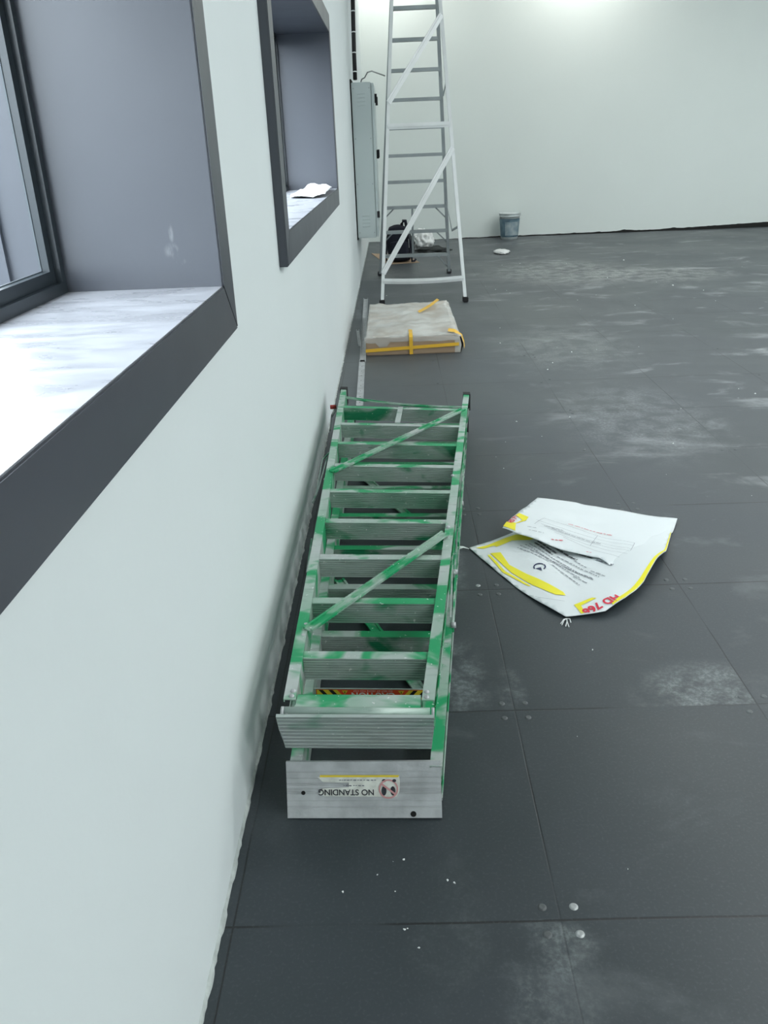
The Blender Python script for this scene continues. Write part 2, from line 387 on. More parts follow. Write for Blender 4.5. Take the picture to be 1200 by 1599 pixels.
# floor screws at the corners of the floor panels
def screw(x, y, m_, r=.009):
    b = BM(); r_ = lathe(b, [(0.001, .0015), (r*.55, .0022), (r*.8, .0018), (r, .0)], (x, y, 0), 14); b.faces.new(r_[0][::-1])
    o = obj('screw', b, m_, floor, True, at=(x, y, 0)); o['label'] = 'small round screw set in a floor panel corner'
M_screw_dirty = mat('dirty_screw', (.085, .095, .098), .5)
for i in range(1, 5):
    for j in range(1, 9):
        for dx, dy in ((-.029, -.029), (.029, -.029), (-.029, .029), (.029, .029)):
            X, Y = .022+.5975*i+dx, .47+.611*j+dy
            if j > 4 and random.random() < .6: continue
            screw(X, Y, M_screw if (i == 1 and j == 1 and dx > 0) or random.random() < .04 else M_screw_dirty, .0085 if j == 1 else .0080)

# windows
def frame_panel(b, x0, x1, y0, y1, z0, z1, wy, wz):
    box(b, (x0, y0, z0), (x1, y1, z0+wz)); box(b, (x0, y0, z1-wz), (x1, y1, z1))
    box(b, (x0, y0, z0+wz), (x1, y0+wy, z1-wz)); box(b, (x0, y1-wy, z0+wz), (x1, y1, z1-wz))
for wi, (y0, y1) in enumerate(WIN):
    w = empty('window_%d' % (wi+1), (0, (y0+y1)/2, LOW)); w['kind'] = 'structure'
    iy0, iy1, iz0, iz1 = y0+IN, y1-IN, SILL, TOP-IN
    # mitred casing standing proud of the plaster
    for nm, quad in (('casing', [(y0, LOW), (y1, LOW), (iy1, iz0), (iy0, iz0)]), ('casing', [(y1, LOW), (y1, TOP), (iy1, iz1), (iy1, iz0)]),
                     ('casing', [(y1, TOP), (y0, TOP), (iy0, iz1), (iy1, iz1)]), ('casing', [(y0, TOP), (y0, LOW), (iy0, iz0), (iy0, iz1)])):
        b = BM(); A = [b.verts.new((PR, *p)) for p in quad]; B = [b.verts.new((-.002, *p)) for p in quad]
        b.faces.new(A); b.faces.new(B[::-1])
        for i in range(4): b.faces.new([A[i], A[(i+1) % 4], B[(i+1) % 4], B[i]])
        bmesh.ops.recalc_face_normals(b, faces=b.faces)
        bmesh.ops.bevel(b, geom=[e_ for e_ in b.edges if all(v.co.x > 0 for v in e_.verts)], offset=.0022, segments=2, affect='EDGES')
        structure(nm, b, M_clad, w)
    t = .012
    b = BM(); box(b, (OUT-.02, iy0-t, iz0-.03), (PR-.0035, iy1+t, iz0+.0012)); structure('sill', b, M_sill, w)
    b = BM(); box(b, (OUT, iy0-t, iz1-.0012), (PR-.0035, iy1+t, iz1+t)); structure('head_lining', b, M_clad, w)
    for ya, yb in ((iy0-t, iy0+.0012), (iy1-.0012, iy1+t)):
        b = BM(); box(b, (OUT, ya, iz0), (PR-.0035, yb, iz1)); structure('reveal_lining', b, M_clad_smear if wi == 0 else M_clad, w)
    b = BM(); frame_panel(b, -.302, -.284, iy0, iy1, iz0, iz1, .042, .045)
    frame_panel(b, -.30, -.272, iy0, iy1, iz0, iz1, .020, .022); fr = structure('window_frame', b, M_frame, w)
    b = BM(); frame_panel(b, -.301, -.298, iy0+.04, iy1-.04, iz0+.043, iz1-.043, .004, .004); structure('gasket', b, M_gasket, fr)
    b = BM(); box(b, (-.2995, iy0+.04, iz0+.043), (-.2935, iy1-.04, iz1-.043)); structure('pane', b, M_glass, fr)
    b = BM(); frame_panel(b, OUT-.03, OUT, iy0-.05, iy1+.05, iz0-.03, iz1+.05, .062, .03); structure('outer_frame', b, M_clad, w)

# ------------------------------------------------------------------ folded stepladder on the floor
def section(root, x0, y0, zb, rail_h, th, s0, D, ns, send, half0, halfk, twist, slope, flip):
    ct, st = math.cos(th), math.sin(th)
    def Wp(u, s, z):
        return Vector((x0 + u*ct + s*st, y0 + s*ct - u*st, zb + z + slope*s - twist*(u/.3)*(s/2.5)))
    hw = lambda s: half0 + halfk*s
    sr = .032 if not flip else .042
    # rails: channel, web on the inside, flanges turned outward, flange edges lipped
    for sg in (-1, 1):
        b = BM(); n = 12
        def rail_box(du0, du1, z0, z1, s_a, s_b):
            ss = [s_a + (s_b-s_a)*i/n for i in range(n+1)]; prev = None
            for s in ss:
                cur = [b.verts.new(Wp(sg*(hw(s)+u), s, z)) for u, z in ((du0, z0), (du1, z0), (du1, z1), (du0, z1))]
                if prev:
                    for i in range(4): b.faces.new([prev[i], prev[(i+1) % 4], cur[(i+1) % 4], cur[i]])
                else: b.faces.new(cur[::-1])
                prev = cur
            b.faces.new(prev)
        E_ = send + (-.012 if sg > 0 else .012)
        rail_box(0, .0025, 0, rail_h, sr, E_); rail_box(.0025, .026, rail_h-.0025, rail_h, sr, E_); rail_box(.0025, .026, 0, .0025, sr, E_)
        rail_box(.0235, .026, rail_h-.007, rail_h-.0025, sr, E_); rail_box(.0235, .026, .0025, .007, sr, E_)
        r = obj('rail', b, M_green_rail, root)
        # rubber foot
        b = BM(); a = hw(E_); box(b, (sg*(a-.004), E_-.03, -.003), (sg*(a+.030), E_+.012, rail_h+.003), warp=lambda x, y, z: Wp(x, y, z)); obj('foot', b, M_black, root)
    # steps: ribbed tread with flanges
    zt, zb_ = rail_h-.004, rail_h-.061
    for k in range(ns):
        s = s0 + D*k; h = hw(s) - .001
        prof = [(0.03, zt), (0, zt)]
        for j in range(8):
            za = zt - .0035 - j*.0066; prof += [(0, za), (.0032, za-.0006), (.0032, za-.0022), (0, za-.0028)]
        prof += [(0, zb_), (.03, zb_), (.03, zb_+.0022), (.0045, zb_+.0022), (.0045, zt-.0022), (.03, zt-.0022)]
        b = BM()
        pr = [[b.verts.new(Wp(sgn*(hw(s+p)-.0005), s+p, z)) for p, z in prof] for sgn in (-1, 1)]; N = len(prof)
        for i in range(N): b.faces.new([pr[0][i], pr[0][(i+1) % N], pr[1][(i+1) % N], pr[1][i]])
        for q in pr:                                          # end caps of the sheet
            pass
        b.normal_update()
        for f_ in b.faces:
            if abs(f_.normal.z) > .6 and f_.calc_area() > .004: f_.material_index = 1
        obj('step', b, [M_green_step, M_green_lower if flip else M_green_rail], root)
    # foot end cross bar
    s = send - .215
    b = BM(); n = 10; zc = rail_h-.006
    if not flip:
        P = [Wp(-(hw(s+.03)-.001)*(1-2*i/n), s + .075 - .11*i/n + 0, zc - .010*math.sin(math.pi*i/n)) for i in range(n+1)]
        for i in range(n): bar(b, P[i], P[i+1], .020, .004, ridge=.003)
        obj('cross_bar', b, M_green_solid, root)
    return Wp, hw

lad = empty('folding_stepladder', (.30, 1.34, 0), 'green spray-painted aluminium folding stepladder lying flat beside the left wall', 'stepladder')
# lower section
TH = .055
WL, hwL = section(lad, .2585, 1.343, .012, .093, TH, .5490, .2620, 8, 2.58, .1335, .0510, .006, -.004, True)
WU, hwU = section(lad, .2508, 1.378, .182, .073, TH, .190, .2505, 9, 2.50, .1285, .0610, .016, -.0155, False)

# lower end cap (near one, standing on the floor) with its worn warning label
def cap_plate(Wf, u0, u1, z0, z1, s, mat_, name, grooves):
    prof = [(.009, z1), (0, z1)]
    for g in sorted(grooves, reverse=True): prof += [(0, g+.0012), (.0012, g+.0006), (.0012, g-.0006), (0, g-.0012)]
    prof += [(0, z0), (.016, z0), (.016, z0+.0025), (.003, z0+.0025), (.003, z1-.0025), (.009, z1-.0025)]
    b = BM(); n = len(prof)
    r = [[b.verts.new(Wf(u, s+p, z)) for p, z in prof] for u in (u0, u1)]
    for i in range(n): b.faces.new([r[0][i], r[0][(i+1) % n], r[1][(i+1) % n], r[1][i]])
    b.faces.new(r[0][::-1]); b.faces.new(r[1])
    return obj(name, b, mat_, lad)
cy = 1.340
CK = .4327; CN = math.sqrt(1+CK*CK)
def WC(u, s, z): return Vector((.2565 + u, cy - u*.03 + (s + CK*z)/CN, (z - CK*s)/CN + .003))
cap = cap_plate(WC, -.164, .1625, .0, .1195, 0, M_alu_raw, 'end_cap', [.022, .0245, .037, .052, .0542, .0564, .0586, .0608, .063, .070, .0722, .0744, .085, .098])
cap['label'] = 'bare aluminium end cap with worn warning sticker'
def onc(px, py, off=-.0012):                       # photo point -> point on the near cap
    d_ = AR*((px-600)/F_PX) - AU*((py-799.5)/F_PX) + AF
    c_ = cy - .003*CK; n_ = Vector((.03, 1, -CK)); o_ = Vector((.2565, c_, 0))
    p = CO + d_*((o_-CO).dot(n_)/d_.dot(n_)); return p - Vector((0, 1, -CK))/CN*(-off)
def poly_obj(name, pts, m_, parent):
    b = BM(); b.faces.new([b.verts.new(p) for p in pts]); return obj(name, b, m_, parent)
lab = poly_obj('warning_label', [onc(*p) for p in ((496, 1213), (624, 1212), (625, 1222), (624, 1236), (620, 1244), (508, 1243), (499, 1240), (504, 1231), (545, 1229), (545, 1222), (505, 1221))], M_label, cap)
poly_obj('yellow_edge', [onc(*p, -.0018) for p in ((500, 1210), (624, 1210), (622, 1213.2), (500, 1213.2))], M_lyellow, cap)
cL = onc(541, 1236.3, -.0022); ex = (onc(500, 1236, -.0022)-onc(586, 1236, -.0022)).normalized(); ez = Vector((0, -CK, -1))/CN
def on_lab(x, y): return cL + ex*x + ez*y
obj('lettering', text_bm('NO STANDING', .0172, on_lab, .0003), M_black_print, cap)
b = BM()
for j, (row, x0, x1) in enumerate(((1217, 530, 586), (1225.5, 537, 566))):
    x = x0
    while x < x1:
        wd = random.uniform(1.6, 4.5); q = [onc(x, row, -.0021), onc(x+wd, row, -.0021), onc(x+wd, row+random.uniform(.8, 2), -.0021), onc(x, row+1.4, -.0021)]
        b.faces.new([b.verts.new(p) for p in q]); x += wd + random.uniform(.8, 2.5)
obj('worn_lettering', b, M_grey_print, cap)
cc = onc(607, 1231.5, -.0024)
b = BM(); n = 40; R0, R1 = .0205, .0172
ring = [[b.verts.new(cc + Vector((math.cos(2*math.pi*i/n)*r, 0, 0)) - ez*math.sin(2*math.pi*i/n)*r) for i in range(n)] for r in (R0, R1)]
for i in range(n): b.faces.new([ring[0][i], ring[0][(i+1) % n], ring[1][(i+1) % n], ring[1][i]])
a_ = math.radians(-38); d = Vector((math.cos(a_), 0, 0)) - ez*math.sin(a_); q = Vector((-math.sin(a_), 0, 0)) - ez*math.cos(a_); oo = Vector((0, -1, CK))/CN*.0006
b.faces.new([b.verts.new(cc + d*s1*R1 + q*s2*.0020 + oo) for s1, s2 in ((-1, -1), (1, -1), (1, 1), (-1, 1))])
obj('prohibition_ring', b, M_pink, cap)
for px_ in (600, 614):
    b = BM(); c0 = onc(px_, 1234.5, -.0021); b.faces.new([b.verts.new(c0 + Vector((math.cos(t)*.0052, 0, 0)) - ez*math.sin(t)*.0098) for t in [2*math.pi*i/18 for i in range(18)]])
    c1 = onc(px_+(2 if px_ > 605 else 0), 1218.5, -.0021); b.faces.new([b.verts.new(c1 + Vector((math.cos(t)*.0042, 0, 0)) - ez*math.sin(t)*.0034) for t in [2*math.pi*i/14 for i in range(14)]])
    obj('footprint_symbol', b, M_black_print, cap)
for (px_, py_, r) in ((646, 1271, .0062), (474, 1238, .0045)):
    b = BM(); c0 = onc(px_, py_, -.0006); b.faces.new([b.verts.new(c0 + Vector((math.cos(t)*r, 0, 0)) - ez*math.sin(t)*r) for t in [2*math.pi*i/20 for i in range(20)]])
    obj('bolt_hole', b, M_hole, cap)

# upper end cap, hinge tube and top flange
UK = .40; UN = math.sqrt(1+UK*UK)
def WU2(u, s, z): q = z-.2545; return Vector((.2465 + u, 1.355 + (s - UK*q)/UN - u*.05, .2515 + (q + UK*s)/UN))
b = BM(); z0, z1 = .122, .2555
prof = [(.007, z1), (0, z1)]
for g in (.246, .232, .218, .204, .190, .176, .162, .148, .134): prof += [(0, g+.0012), (.0009, g+.0006), (.0009, g-.0006), (0, g-.0012)]
prof += [(0.004, z0), (.016, z0), (.016, z0+.0025), (.006, z0+.0025), (.004, z1-.0025), (.007, z1-.0025)]
r = [[b.verts.new(WU2(sg*(.155 if z < .2 else .159), p, z)) for p, z in prof] for sg in (-1, 1)]; n = len(prof)
for i in range(n): b.faces.new([r[0][i], r[0][(i+1) % n], r[1][(i+1) % n], r[1][i]])
b.faces.new(r[0][::-1]); b.faces.new(r[1])
ucap = obj('end_cap', b, M_alu_worn, lad); ucap['label'] = 'upper end cap scuffed with green paint'
b = BM(); tube(b, [WU(-.150, .006, .060), WU(.148, .006, .060)], .011, 14); obj('hinge_tube', b, M_green_step, lad, True)
for sg in (-1, 1):
    b = BM(); tube(b, [WU(sg*.151, .005, .060), WU(sg*.157, .005, .060)], .012, 14); obj('hinge_end', b, M_alu_raw, lad, True)
b = BM(); box(b, (-.129, .010, .066), (.129, .053, .0705), warp=lambda u, s, z: WU(u, s, z)); box(b, (-.129, .050, .010), (.129, .053, .0705), warp=lambda u, s, z: WU(u, s, z))
obj('top_flange', b, M_green_solid, lad)
for sg in (-1, 1):
    for ds in (.042, .060):
        b = BM(); p = WU(sg*(.1285+.012), ds, .0735); r_ = lathe(b, [(.0015, .003), (.0045, .0025), (.006, 0)], p, 12); b.faces.new(r_[0][::-1]); obj('rivet', b, M_alu_raw, lad, True)
# diagonal braces of the upper section (ridged strips), fixed on top of the rails
def brace(p, q, w, name='diagonal_brace', m_=None, flip=False):
    b = BM(); bar(b, p, q, w, .003); d = (Vector(q)-Vector(p)).normalized(); s = d.cross(Vector((0, 0, 1))).normalized()
    for o_ in (-.5, .5): bar(b, Vector(p)+s*o_*w*.86+Vector((0, 0, .003)), Vector(q)+s*o_*w*.86+Vector((0, 0, .003)), w*.22, .006)
    return obj(name, b, m_ or M_green_solid, lad)
za = lambda px_, py_, z_: fl(px_, py_, z_)
brace(za(481, 984, .254), za(696, 833, .246), .026); brace(za(519, 737, .243), za(723, 640, .232), .026)
brace(WL(-.17, 1.02, .004), WL(.145, .34, .004), .030); brace(WL(-.2, 2.0, .004), WL(.19, 1.22, .004), .030)
for (px_, py_) in ((478, 975), (474, 992), (513, 735), (508, 748), (697, 836), (700, 822), (725, 640), (707, 742), (496, 858)):
    z_ = .254 - .0155*((fl(px_, py_, .25).y-1.4)); p = fl(px_, py_, z_)
    b = BM(); r_ = lathe(b, [(.0015, .003), (.0045, .0025), (.0062, -.002)], p, 12); b.faces.new(r_[0][::-1]); obj('rivet', b, M_alu_raw, lad, True)
# stub bar between the last step and the one before it
b = BM(); bar(b, za(626, 636, .222), za(621, 660, .226), .022, .004); obj('stub_bar', b, M_alu_worn, lad)
# caution label: shallow plate across the lower section
s_c = .315; b = BM(); box(b, (-hwL(s_c)+.001, s_c, .030), (hwL(s_c)-.001, s_c+.003, .090), warp=lambda u, s, z: WL(u, s, z))
cb = obj('label_plate', b, M_alu_worn, lad)
def onl(u, z, off=-.001): return WL(u*1.05-.0045, s_c+off, z)
LW = .132
def lab_poly(name, pts, m_, off): return poly_obj(name, [onl(u, z, off) for u, z in pts], m_, cb)
lab_poly('caution_label', [(-LW, .060), (LW, .060), (LW, .0885), (-LW, .0885)], M_orange, -.0008)
for sg in (-1, 1):
    pts = lambda a, b_, tip: [(sg*a, .0875), (sg*b_, .0875), (sg*(b_-tip), .0745), (sg*b_, .0615), (sg*a, .0615), (sg*(a-tip), .0745)]
    lab_poly('yellow_field', [(sg*.083, .0875), (sg*.130, .0875), (sg*.130, .0615), (sg*.083, .0615), (sg*.073, .0745)], M_lyellow, -.0012)
    for a in (.093, .116):
        lab_poly('chevron', [(sg*a, .0875), (sg*(a+.010), .0875), (sg*(a), .0745), (sg*(a+.010), .0615), (sg*a, .0615), (sg*(a-.010), .0745)], M_hole, -.0016)
    lab_poly('warning_triangle', [(sg*.058, .086), (sg*.072, .086), (sg*.065, .0745)], M_lyellow, -.0014)
    lab_poly('exclamation_mark', [(sg*.065-.0012, .0835), (sg*.065+.0012, .0835), (sg*.065+.0006, .0775), (sg*.065-.0006, .0775)], M_hole, -.0018)
exu = (onl(1, .07)-onl(0, .07)).normalized()
def cau(zc): 
    c_ = onl(0, zc, -.002); return lambda x, y: c_ - exu*x - Vector((0, 0, 1))*y
obj('lettering', text_bm('CAUTION', .022, cau(.0735), .0006, 1.1), M_lwhite, cb)
obj('lettering', text_bm('DO NOT SIT ABOVE THIS STEP', .0062, cau(.0855), 0, 1.12), M_lwhite, cb)
# spreader bars folded along the outside
def spreader(pts, w, name='spreader_bar', m_=None):
    b = BM()
    for i in range(len(pts)-1): bar(b, pts[i], pts[i+1], .005, w)
    return obj(name, b, m_ or M_green_solid, lad)
spreader([za(708, 982, .10), za(712, 895, .105)], .022); spreader([za(704, 968, .13), za(707, 880, .135)], .018, m_=M_alu_worn)
spreader([za(710, 900, .12), za(722, 742, .13)], .020, m_=M_alu_worn); spreader([za(716, 850, .15), za(724, 738, .15)], .014)
for p in ((708, 976), (711, 893), (714, 846), (721, 786), (723, 740)):
    b = BM(); q = za(*p, .125); tube(b, [q-Vector((.006, 0, 0)), q+Vector((.007, 0, 0))], .008, 12); obj('pivot_bolt', b, M_alu_raw, lad, True)
spreader([za(514, 707, .19), za(504, 718, .17), za(494, 772, .115), za(488, 784, .105)], .004, 'spreader_rod', M_alu_worn)
spreader([za(511, 715, .17), za(498, 762, .125), za(489, 786, .10)], .004, 'spreader_rod', M_alu_worn)
spreader([za(524, 640, .20), za(518, 650, .15), za(516, 672, .13)], .010, 'spreader_rod', M_cord)
b = BM(); p = za(521.5, 635.5, .19); tube(b, [p-Vector((.016, 0, 0)), p+Vector((.012, 0, 0))], .010, 12); obj('pivot_cap', b, M_red, lad, True)
spreader([za(487, 842, .18), za(480, 895, .17)], .006, 'spreader_rod', M_alu_worn)

# ------------------------------------------------------------------ tall A-frame ladder
tall = empty('tall_stepladder', (.60, 8.3, 0), 'tall white and grey aluminium A-frame stepladder standing open near the far wall', 'stepladder')
HB = 3.72
bL = lambda z: Vector((.202+.082*z, 9.23-.219*z, z)); bR = lambda z: Vector((.945-.052*z, 9.23-.219*z, z))
nL = lambda z: Vector((.240+.070*z, 7.455+.25*z, z)); nR = lambda z: Vector((.974-.070*z, 7.455+.25*z, z))
def rail_ch(f, m_, w, dpt, z0=.03):
    b = BM(); bar(b, f(z0), f(HB), w, dpt, up=(0, 1, 0)); return obj('rail', b, m_, tall)
rail_ch(bL, M_grey_metal, .026, .065); rail_ch(bR, M_grey_metal, .030, .065); rail_ch(nL, M_white_metal, .028, .05); rail_ch(nR, M_white_metal, .028, .05)
for f in (bL, bR, nL, nR):
    p = f(0); b = BM(); box(b, (p.x-.024, p.y-.035, 0), (p.x+.024, p.y+.035, .045)); bmesh.ops.bevel(b, geom=b.edges[:], offset=.006, segments=2, affect='EDGES'); obj('foot', b, M_black, tall)
for k in range(14):
    z = .217+.245*k
    a, c = bL(z), bR(z); b = BM()
    box(b, (a.x+.012, a.y-.038, z-.028), (c.x-.012, a.y+.038, z-.025+.025)); 
    for j in range(5): box(b, (a.x+.012, a.y-.036+j*.016, z), (c.x-.012, a.y-.030+j*.016, z+.002))
    obj('step', b, M_grey_metal, tall)
for k in (0, 1, 2):                                  # knee braces under the lowest steps
    z = .217+.245*k
    for f, g in ((bL, 1), (bR, -1)):
        a = f(z); c = f(z-.13 if k else z-.15); b = BM(); bar(b, Vector((a.x+g*.115, a.y, z-.02)), Vector((c.x+g*.01, c.y, c.z)), .012, .012); obj('knee_brace', b, M_grey_metal, tall)
p = bL(.217); q = bL(.707); b = BM(); bar(b, Vector((.56, p.y-.03, .217)), Vector((.56, q.y-.03, .70)), .02, .012, up=(0, 1, 0)); obj('centre_strut', b, M_grey_metal, tall)
def nbar(z, zr=None, w=.045, bow=0):
    a, c = nL(z), nR(zr or z); b = BM(); n = 8; P = [a.lerp(c, i/n) + Vector((0, -.028, -bow*math.sin(math.pi*i/n))) for i in range(n+1)]
    for i in range(n): bar(b, P[i], P[i+1], .008, w); bar(b, P[i]+Vector((0, -.006, 0)), P[i+1]+Vector((0, -.006, 0)), .008, w*.3)
    obj('cross_bar', b, M_white_metal, tall)
nbar(.20, bow=.012); nbar(1.43)
for zl, zr in ((.262, 1.245), (1.615, 2.26), (2.5, 3.3)):
    b = BM(); a, c = nL(zl)+Vector((0, -.03, 0)), nR(zr)+Vector((0, -.03, 0)); bar(b, a, c, .008, .045, up=(0, 0, 1)); bar(b, a+Vector((0, -.006, 0)), c+Vector((0, -.006, 0)), .008, .014); obj('diagonal_brace', b, M_white_metal, tall)
for z in (.64, 1.80):                                 # folding spreaders between the two halves
    for f, g in ((bL, nL), (bR, nR)):
        a, c = f(z+.10), g(z-.02); mid = a.lerp(c, .5) + Vector((0, 0, -.16))
        b = BM(); bar(b, a, mid, .006, .02); bar(b, mid, c, .006, .02); obj('spreader_bar', b, M_grey_metal, tall)
b = BM(); a, c = bL(HB), nR(HB); box(b, (a.x-.05, nL(HB).y-.07, HB), (bR(HB).x+.04, bL(HB).y+.09, HB+.03)); obj('top_cap', b, M_grey_metal, tall)

# ------------------------------------------------------------------ wall cabinet, cable trunk, cord
cab = empty('electrical_cabinet', (0, 8.95, .46), 'tall grey metal electrical cabinet mounted on the left wall behind the tall ladder', 'cabinet')
cz0, cz1, cy0, cy1, cxd = .455, 1.825, 8.60, 9.75, .205
b = BM(); box(b, (.012, cy0, cz0), (cxd-.012, cy1, cz1)); bmesh.ops.bevel(b, geom=b.edges[:], offset=.005, segments=2, affect='EDGES'); obj('body', b, M_cab, cab)
b = BM(); box(b, (0, cy0+.03, cz0-.02), (.012, cy1-.03, cz1+.03)); obj('mounting_plate', b, M_gap, cab)
for i in range(2):
    ya = cy0 - .002 + i*(cy1-cy0)/2; yb = ya + (cy1-cy0)/2 - .004
    b = BM(); box(b, (cxd-.010, ya, cz0+.008), (cxd+.012, yb, cz1-.008)); bmesh.ops.bevel(b, geom=b.edges[:], offset=.004, segments=2, affect='EDGES'); d = obj('door', b, M_cab, cab)
    for z in (cz1-.12, cz1-.62):
        b = BM(); box(b, (cxd+.010, ya+.42, z-.04), (cxd+.035, ya+.45, z+.04)); obj('handle', b, M_black, d)
b = BM(); box(b, (cxd+.002, cy0-.006, .64), (cxd+.028, cy0+.02, .70)); obj('latch', b, M_black, cab)
for z0 in (.56, 1.63):
    for j in range(4):
        z = z0 + j*.032; b = BM(); box(b, (.062, cy0-.005, z), (.135, cy0+.002, z+.006)); bmesh.ops.bevel(b, geom=b.edges[:], offset=.002, segments=1, affect='EDGES'); obj('louvre', b, M_cab, cab)
for x in (.03, cxd-.03):
    for z in (cz0+.05, .95, 1.35, cz1-.05):
        b = BM(); tube(b, [(x, cy0+.002, z), (x, cy0-.004, z)], .005, 8); obj('screw', b, M_grey_metal, cab)
ct = empty('black_cable_trunk', (.045, 8.95, 1.86), 'black bundled cable with white ties running up the wall above the grey cabinet', 'cable')
P = [(.045, 8.80, 1.86), (.045, 8.85, 2.1), (.055, 8.9, 2.6), (.05, 8.95, 3.2), (.045, 8.95, 4.14)]
b = BM(); tube(b, P, [.020]*5, 10); obj('cable', b, M_black, ct, True)
for z, y_, x_ in ((1.92, 8.81, .045), (2.08, 8.845, .045), (2.25, 8.862, .049), (2.42, 8.88, .052), (2.6, 8.9, .055)):
    b = BM(); tube(b, [(x_, y_, z), (x_, y_+.002, z+.008)], .0225, 10); obj('cable_tie', b, M_crumb, ct)
b = BM(); P = [(.10, 8.75, 1.838), (.11, 8.7, 1.855), (.14, 8.6, 1.86), (.17, 8.5, 1.895), (.21, 8.52, 1.905), (.27, 8.62, 1.89), (.325, 8.77, 1.88)]
tube(b, P, .006, 8); tag(obj('power_cord', b, M_cord, smooth=True, at=(.1, 8.75, 1.825)), 'thin grey cord hanging from the cabinet top over to the tall ladder rail', 'cord')

# ------------------------------------------------------------------ wrapped board package
pk = empty('wrapped_cardboard_package', (.46, 6.15, 0), 'flat cardboard package wrapped in cloudy plastic with yellow tape', 'package')
PX0, PX1, PY0, PY1, PH = .150, .765, 5.535, 6.80, .112
b = BM(); box(b, (PX0, PY0, 0), (PX1, PY1, PH)); bmesh.ops.bevel(b, geom=b.edges[:], offset=.006, segments=2, affect='EDGES'); obj('cardboard_box', b, M_card, pk)
def plast(x, y):
    return PH + .006 + .020*noise.noise(Vector((x*5, y*3, 1))) + .012*(1-abs(noise.noise(Vector((x*3+y*2, y*7-x*2, 4))))*3)*.6 + .009*noise.noise(Vector((x*19, y*11, 4))) + .02*max(0, (x-.6)/.2)*noise.noise(Vector((x*9, y*6, 7)))
poly = [(PX0-.0, PY0+.012), (PX1+.01, PY0+.02), (PX1+.045, PY0+.12), (PX1+.02, 6.1), (PX1+.03, 6.3), (PX1-.01, 6.55), (PX1+.015, 6.86), (.62, 6.84), (.5, 6.87), (PX0-.0, 6.84)]
b = sheet(poly, .03, lambda x, y: max(plast(x, y), PH+.002) if x < PX1 and PY0+.02 < y < PY1 else max(.004, plast(x, y) - max(0, x-PX1)*1.9 - max(0, PY0+.03-y)*.3 - max(0, y-PY1)*1.2), .0015)
obj('plastic_wrap', b, M_plastic, pk, True)
# cloudy skirt over the right and top front edge
b = BM(); n = 26; prev = None
for i in range(n+1):
    t = i/n; x = PX0 - .008 + (PX1-PX0+.02)*t; drop = .022 + .03*abs(noise.noise(Vector((x*7, 2, 2)))) + (.03 if .12 < t < .26 else 0)
    cur = [b.verts.new((x, PY0+.03, PH+.008)), b.verts.new((x, PY0-.004, PH+.002)), b.verts.new((x, PY0-.010-.006*noise.noise(Vector((x*20, 0, 0))), PH-drop))]
    if prev:
        for j in range(2): b.faces.new([prev[j], prev[j+1], cur[j+1], cur[j]])
    prev = cur
obj('plastic_skirt', b, M_film, pk, True)
b = BM(); n = 40; prev = None
for i in range(n+1):
    t = i/n; y = PY0 - .005 + (PY1-PY0+.05)*t; w = .012 + .018*noise.noise(Vector((y*8, 2, 5)))
    cur = [b.verts.new((PX1-.02, y, PH+.006)), b.verts.new((PX1+.012+w*.5, y, PH-.002)), b.verts.new((PX1+.02+w, y, PH*.5)), b.verts.new((PX1+.012+w*.4, y, .003))]
    if prev:
        for j in range(3): b.faces.new([prev[j], prev[j+1], cur[j+1], cur[j]])
    prev = cur
b.faces.new([b.verts.new(p) for p in ((PX1-.02, PY0-.004, PH+.004), (PX1+.012, PY0-.005, PH-.002), (PX1+.024, PY0-.006, PH*.5), (PX1+.016, PY0-.006, .003), (PX1-.02, PY0-.004, .003))])
obj('plastic_side', b, M_plastic, pk)
b = BM(); prev = None
for i in range(21):
    t = i/20; x = PX0 - .003 + (PX1-PX0+.010)*t; zc = .036 + .026*t
    cur = [b.verts.new((x, PY0-.0125, zc-.011)), b.verts.new((x, PY0-.0125, zc+.011))]
    if prev: b.faces.new([prev[0], prev[1], cur[1], cur[0]])
    prev = cur
obj('tape', b, M_tape, pk)
b = BM(); prev = None
for y_, z_ in ((PY0-.0140, .004), (PY0-.0140, PH-.012), (PY0-.010, PH+.006), (PY0+.05, PH+.022), (PY0+.16, PH+.020), (PY0+.24, PH+.020)):
    cur = [b.verts.new((.440, y_, z_)), b.verts.new((.464, y_, z_))]
    if prev: b.faces.new([prev[0], prev[1], cur[1], cur[0]])
    prev = cur
obj('tape', b, M_tape, pk)
b = BM(); prev = None
for x_, y_, z_ in ((.70, PY0+.06, PH+.026), (.745, PY0+.05, PH+.020), (.79, PY0+.03, PH-.012), (.803, PY0+.02, .06), (.806, PY0+.0, .03)):
    cur = [b.verts.new((x_, y_-.022, z_)), b.verts.new((x_+.01, y_+.06, z_+.004))]
    if prev: b.faces.new([prev[0], prev[1], cur[1], cur[0]])
    prev = cur
obj('tape', b, M_tape, pk)
b = BM(); prev = None
for x_, y_, z_ in ((.52, 6.36, .135), (.57, 6.46, .139), (.62, 6.58, .142), (.665, 6.70, .150), (.69, 6.76, .155)):
    cur = [b.verts.new((x_, y_, z_)), b.verts.new((x_+.014, y_-.075, z_))]
    if prev: b.faces.new([prev[0], prev[1], cur[1], cur[0]])
    prev = cur
obj('tape', b, M_tape, pk)

